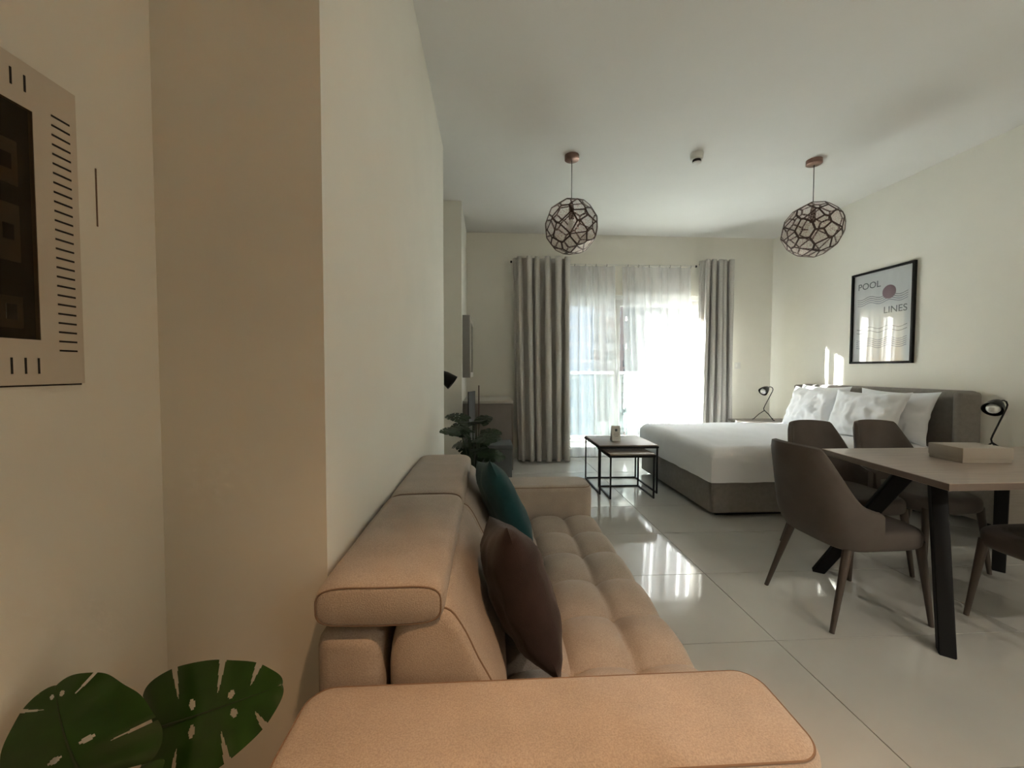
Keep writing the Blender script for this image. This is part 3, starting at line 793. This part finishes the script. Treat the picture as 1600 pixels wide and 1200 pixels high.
def text(body, u, v, hgt, m, align='LEFT'):
    cu = bpy.data.curves.new('t', 'FONT'); cu.body = body; cu.align_x = align; cu.size = 1; cu.offset = .004
    to = bpy.data.objects.new('t', cu); COL.objects.link(to)
    me = bpy.data.meshes.new_from_object(to.evaluated_get(bpy.context.evaluated_depsgraph_get()))
    bpy.data.objects.remove(to); k = hgt/.70; p = pp(u, v, .0012)
    vs = [V((p.x, p.y-q.co.x*k*1.02, p.z+q.co.y*k)) for q in me.vertices]; fs = [tuple(q.vertices) for q in me.polygons]
    bpy.data.meshes.remove(me)
    o = obj('lettering', (vs, fs), m, pc, True, smooth=0)
text('POOL', .10, .185, .066, 'ink'); text('LINES', .90, .475, .066, 'ink', 'RIGHT')

# ================================================================== LEFT SIDE, FAR: CABINET, TELEVISION, ALCOVE
cb = thing('cabinet', 'grey-brown cabinet with a pale top standing against the left wall', 'cabinet', (-.01, 5.0, 0))
obj('body', bx((XD+.004, 4.62, .0), (.262, 5.45, .842), .003), 'cabinet', cb, True)
obj('top', bx((XD+.004, 4.60, .842), (.28, 5.46, .872), .003), 'cabinet_top', cb, True)
for k in range(2):
    d = obj('door', bx((.263, 4.63+k*.415, .06), (.281, 5.03+k*.415, .835), .002), 'cabinet', cb, True)
    obj('handle', bar(BM(), (.289, 5.0-.0+k*.06, .45), (.289, 5.0+k*.06, .60), .008, .008), 'black_metal', d, True)
tv = thing('television', 'grey television mounted high on the left wall above the cabinet', 'television', (XD, 4.98, 1.5))
obj('body', bx((XD+.002, 4.64, 1.14), (XD+.085, 5.40, 1.86), .002, 1), 'tv_body', tv, True)
obj('screen', bx((XD+.083, 4.70, 1.20), (XD+.087, 5.34, 1.80), .001), 'tv_screen', tv, True)
bz = BM()
for a, b in (((4.64, 1.14), (4.70, 1.86)), ((5.34, 1.14), (5.40, 1.86)), ((4.70, 1.14), (5.34, 1.20)), ((4.70, 1.80), (5.34, 1.86))): box(bz, (XD+.085, a[0], a[1]), (XD+.094, b[0], b[1]))
obj('bezel', bz, 'cabinet_top', tv, True)
mr_ = thing('standing_mirror', 'slim dark panel with a thin copper edge standing beside the cabinet', 'mirror', (-.18, 4.4, 0))
obj('panel', bar(BM(), (-.215, 4.20, .5), (-.155, 4.40, .5), .012, 1.0), 'panel_dark', mr_, True)
obj('frame_edge', bx((-.117, 4.40, 0), (-.105, 4.412, 1.06)), 'copper_dark', mr_, True)
obj('foot', bx((-.165, 4.395, 0), (-.105, 4.415, .02)), 'copper_dark', mr_, True)
sb_ = thing('storage_chest', 'low slate-grey chest in front of the cabinet behind the plant', 'chest', (.08, 4.2, 0))
obj('body', bx((-.09, 4.02, .0), (.235, 4.34, .42), .01), 'slate', sb_, True)
obj('lid', bx((-.096, 4.014, .422), (.241, 4.346, .47), .01), 'slate', sb_, True)
fl_ = thing('floor_lamp', 'black floor lamp whose conical shade peeks from the alcove', 'lamp', (-.78, 4.0, 0))
c = V((-.36, 4.0, 1.10)); ax = V((.80, -.05, -.6)).normalized(); tip = c-ax*.2
obj('shade', lathe(BM(), [(.01, 0), (.03, .02), (.06, .10), (.078, .2), (.076, .2), (.056, .10), (.02, .025), (0, .024)], 26, tip, ax), 'black_metal', fl_, True, smooth=60)
obj('stem', tube(BM(), [(-.80, 4.0, .42), (-.82, 4.0, .5), (-.62, 4.0, 1.2), (-.58, 4.0, 1.24), tuple(tip)], .009, 10), 'black_metal', fl_, True)
for fx, fy in ((-1.0, 3.85), (-.55, 3.85), (-.75, 4.25)): obj('leg', tube(BM(), [(-.80, 4.0, .44), (fx, fy, .009)], .009, 8), 'black_metal', fl_, True)

# ================================================================== PLANTS
def leaf_mesh(L, W, notches, droop, curl, seed, holes=True, asym=1.0, ns=60, nr=8):
    """heart-shaped split leaf: base at origin, tip along +y, upper face +z"""
    rnd = random.Random(seed); vs = []; fs = []
    cuts = {}
    for side in (-1, 1):
        cuts[side] = [(rnd.uniform(-.03, .03)+.26+.52*k/(max(1, notches-1)), rnd.uniform(.014, .026), rnd.uniform(.30, .52)) for k in range(notches)]
    for side in (-1, 1):
        off = len(vs)
        for i in range(ns):
            s = i/(ns-1)
            w_ = W*(asym if side > 0 else 1)*(math.sin(math.pi*min(1, (s*.93+.07))**.62))**.75
            for j in range(nr):
                r = j/(nr-1)
                x = side*r*w_; y = L*s+r*w_*(1.0*s-.42)*(1+.3*r)
                z = -droop*((x*x+(y-.3*L)**2))/(L)+curl*r*r*w_+.03*W*math.sin(s*24)*r
                vs.append((x, y, z))
        for i in range(ns-1):
            s = (i+.5)/(ns-1)
            for j in range(nr-1):
                r = (j+.5)/(nr-1)
                if any(r > r0 and abs(s-c_) < hw*((r-r0)/(1-r0))**.6 for c_, hw, r0 in cuts[side]): continue
                if holes and any(((s-(c_+.10))/.024)**2+((r-.22)/.09)**2 < 1 for c_, hw, r0 in cuts[side][:2]): continue
                q = (off+i*nr+j, off+(i+1)*nr+j, off+(i+1)*nr+j+1, off+i*nr+j+1)
                fs.append(q[::-1] if side > 0 else q)
    return vs, fs
def plant(name, label, loc, pot_r, pot_h, leaves, m, ns=60, nr=8):
    t = thing(name, label, 'plant', loc)
    obj('pot', lathe(BM(), [(pot_r*.72, 0), (pot_r, pot_h), (pot_r*.92, pot_h), (pot_r*.88, pot_h-.03), (0, pot_h-.03)], 30), 'pot', t)
    obj('soil', lathe(BM(), [(pot_r*.87, pot_h-.029), (pot_r*.5, pot_h-.02), (0, pot_h-.017)], 24), 'soil', t)
    for k, (base, tipdir, nrm, L, W, nt_, seed) in enumerate(leaves):
        lv = obj('leaf', leaf_mesh(L, W, nt_, .35, .10, seed, asym=1.15, ns=ns, nr=nr), m, t, smooth=60)
        bl = V(base)-V(loc); y = V(tipdir).normalized(); x = y.cross(V(nrm)).normalized(); z = x.cross(y)
        lv.matrix_local = Matrix.Translation(bl) @ Matrix((x, y, z)).transposed().to_4x4()
        p0 = V((random.uniform(-.02, .02), random.uniform(-.02, .02), pot_h-.02))
        mid = p0.lerp(bl, .55)+V((0, 0, .06))
        pts = [p0*(1-q)**2+mid*2*q*(1-q)+bl*q*q for q in [k_/10 for k_ in range(11)]]
        tube_bm = tube(BM(), pts, [.006-.003*k_/10 for k_ in range(11)], 7)
        st = obj('stem', tube_bm, 'stem', t)
        rb = BM(); tube(rb, [V((0, L*q, -.35*((L*q-.3*L)**2)/L+.0008)) for q in [k_/12 for k_ in range(12)]], [.0026*(1-k_/14) for k_ in range(12)], 5)
        obj('midrib', rb, 'stem', lv)
    return t
plant('monstera_plant', 'green split-leaf monstera plant in the near left corner', (-.575, .70, 0), .12, .24, [
    ((-.612, .74, .575), (.86, .03, .24), (.05, -.88, .45), .215, .088, 3, 3),
    ((-.632, .64, .585), (-.28, .02, .72), (.30, -.85, .30), .15, .085, 2, 9),
    ((-.62, .66, .50), (.55, .10, .62), (-.3, -.85, .3), .10, .028, 1, 12),
    ((-.615, .58, .47), (-.08, -.62, .50), (.5, -.4, .7), .15, .075, 3, 21),
    ((-.52, .70, .44), (.60, -.05, .30), (.1, -.7, .7), .10, .05, 2, 27),
    ((-.60, .60, .40), (.2, -.7, .3), (.1, .2, .95), .13, .07, 3, 33)], 'leaf', 170, 26)
pls = []
rnd = random.Random(4)
for k in range(19):
    a = k*2.4+.3; rr = rnd.uniform(.07, .19); zz = rnd.uniform(.62, .90)
    bx_, by_ = -.10+rr*.55*math.cos(a), 2.80+rr*.55*math.sin(a)
    pls.append(((bx_, by_, zz), (math.cos(a), math.sin(a)*.8-.15, rnd.uniform(-.25, .35)), (.1*math.cos(a), -.45, .85), rnd.uniform(.13, .17), rnd.uniform(.05, .07), 4, 50+k))
plant('potted_plant', 'dark green split-leaf plant behind the far end of the sofa', (-.10, 2.80, 0), .14, .42, pls, 'leaf_dark')

# ================================================================== ELECTRICAL PANEL ON THE NEAR LEFT WALL
ep = thing('fuse_box', 'white slotted metal fuse box with a dark window on the left wall', 'fuse box', (XA, .55, 1.47))
EY0, EY1, EZ0, EZ1 = .30, .783, 1.204, 1.722
wy0, wy1, wz0, wz1 = .40, .713, 1.278, 1.650
cv = BM()
for a, b in (((EY0, EZ0), (wy0, EZ1)), ((wy1, EZ0), (EY1, EZ1)), ((wy0, EZ0), (wy1, wz0)), ((wy0, wz1), (wy1, EZ1))): box(cv, (XA+.001, a[0], a[1]), (XA+.010, b[0], b[1]))
bmesh.ops.remove_doubles(cv, verts=cv.verts, dist=1e-5)
cover = obj('cover', cv, 'steel_paint', ep, True)
obj('shadow_gap', bx((XA+.0005, EY0-.003, EZ0-.003), (XA+.0015, EY1+.003, EZ1+.003)), 'dark_slot', ep, True)
obj('back_plate', bx((XA+.0015, wy0, wz0), (XA+.0025, wy1, wz1)), 'panel_dark', ep, True)
for r_, (z, hgt) in enumerate(((1.555, .07), (1.445, .09), (1.32, .05))):
    for k in range(8):
        br = obj('breaker', bx((XA+.0026, wy1-.02-k*.038-.034, z-hgt/2), (XA+.006, wy1-.02-k*.038, z+hgt/2), .001), 'breaker', ep, True)
        obj('toggle', bx((XA+.006, wy1-.02-k*.038-.024, z-.012), (XA+.0075, wy1-.02-k*.038-.010, z+.012)), 'panel_dark', br, True)
obj('door_window', bx((XA+.0085, wy0, wz0), (XA+.0095, wy1, wz1)), 'smoked', ep, True)
slot_h = bx((-.0006, -.015, -.0016), (.0006, .015, .0016)); sm_h = bpy.data.meshes.new('vent_slot'); slot_h.to_mesh(sm_h); slot_h.free(); sm_h.materials.append(MATS['dark_slot'])
slot_v = bx((-.0006, -.0014, -.013), (.0006, .0014, .013)); sm_v = bpy.data.meshes.new('vent_slot'); slot_v.to_mesh(sm_v); slot_v.free(); sm_v.materials.append(MATS['dark_slot'])
def slot(me, y, z):
    o = bpy.data.objects.new('vent_slot', me); COL.objects.link(o); o.parent = ep; o.location = (XA+.0101-XA, y-.55, z-1.47)
for k in range(26): slot(sm_h, .756, 1.262+k*.016)
for k in range(16): slot(sm_v, .708-k*.019, 1.235); slot(sm_v, .703-k*.019, 1.688)
one('wall_patch', bx((XA+.0002, .826, 1.505), (XA+.0012, .8285, 1.615)), 'seam', 'thin dark scrape mark on the left wall beside the fuse box', 'scrape')

# ================================================================== KITCHEN UNIT JUST INSIDE THE RIGHT EDGE, ENTRY LAMP AND ADDED FILL LAMPS
def downlight(loc, label, energy, size, blend, col):
    t = thing('downlight', label, 'lamp', loc, group='recessed downlights')
    obj('trim_ring', lathe(BM(), [(.055, -.001), (.058, -.006), (.048, -.009), (.042, -.004), (.042, -.001)], 26), 'white_plastic', t)
    obj('lens', lathe(BM(), [(0, -.003), (.041, -.003)], 24), 'lamp_lens', t)
    l = bpy.data.lights.new('downlight_lamp', 'SPOT'); l.energy = energy; l.spot_size = R(size); l.spot_blend = blend; l.color = col; l.shadow_soft_size = .05
    lo = bpy.data.objects.new('downlight_lamp', l); COL.objects.link(lo); lo.parent = t; lo.location = (0, 0, -.02)
downlight((.32, .12, ZC), 'warm recessed downlight in the ceiling right above the camera', 30, 62, .9, (1, .58, .31))
downlight((2.2, -1.7, ZC), 'unseen fill light added in the middle of the ceiling behind the camera', 15, 140, .5, (1, .93, .84))  # added fill, lifts the back wall and the near sides of the chairs
downlight((3.4, -1.7, ZC), 'unseen fill light added by the right wall behind the camera', 15, 140, .5, (1, .93, .84))  # second added fill lamp, out of view like the one before
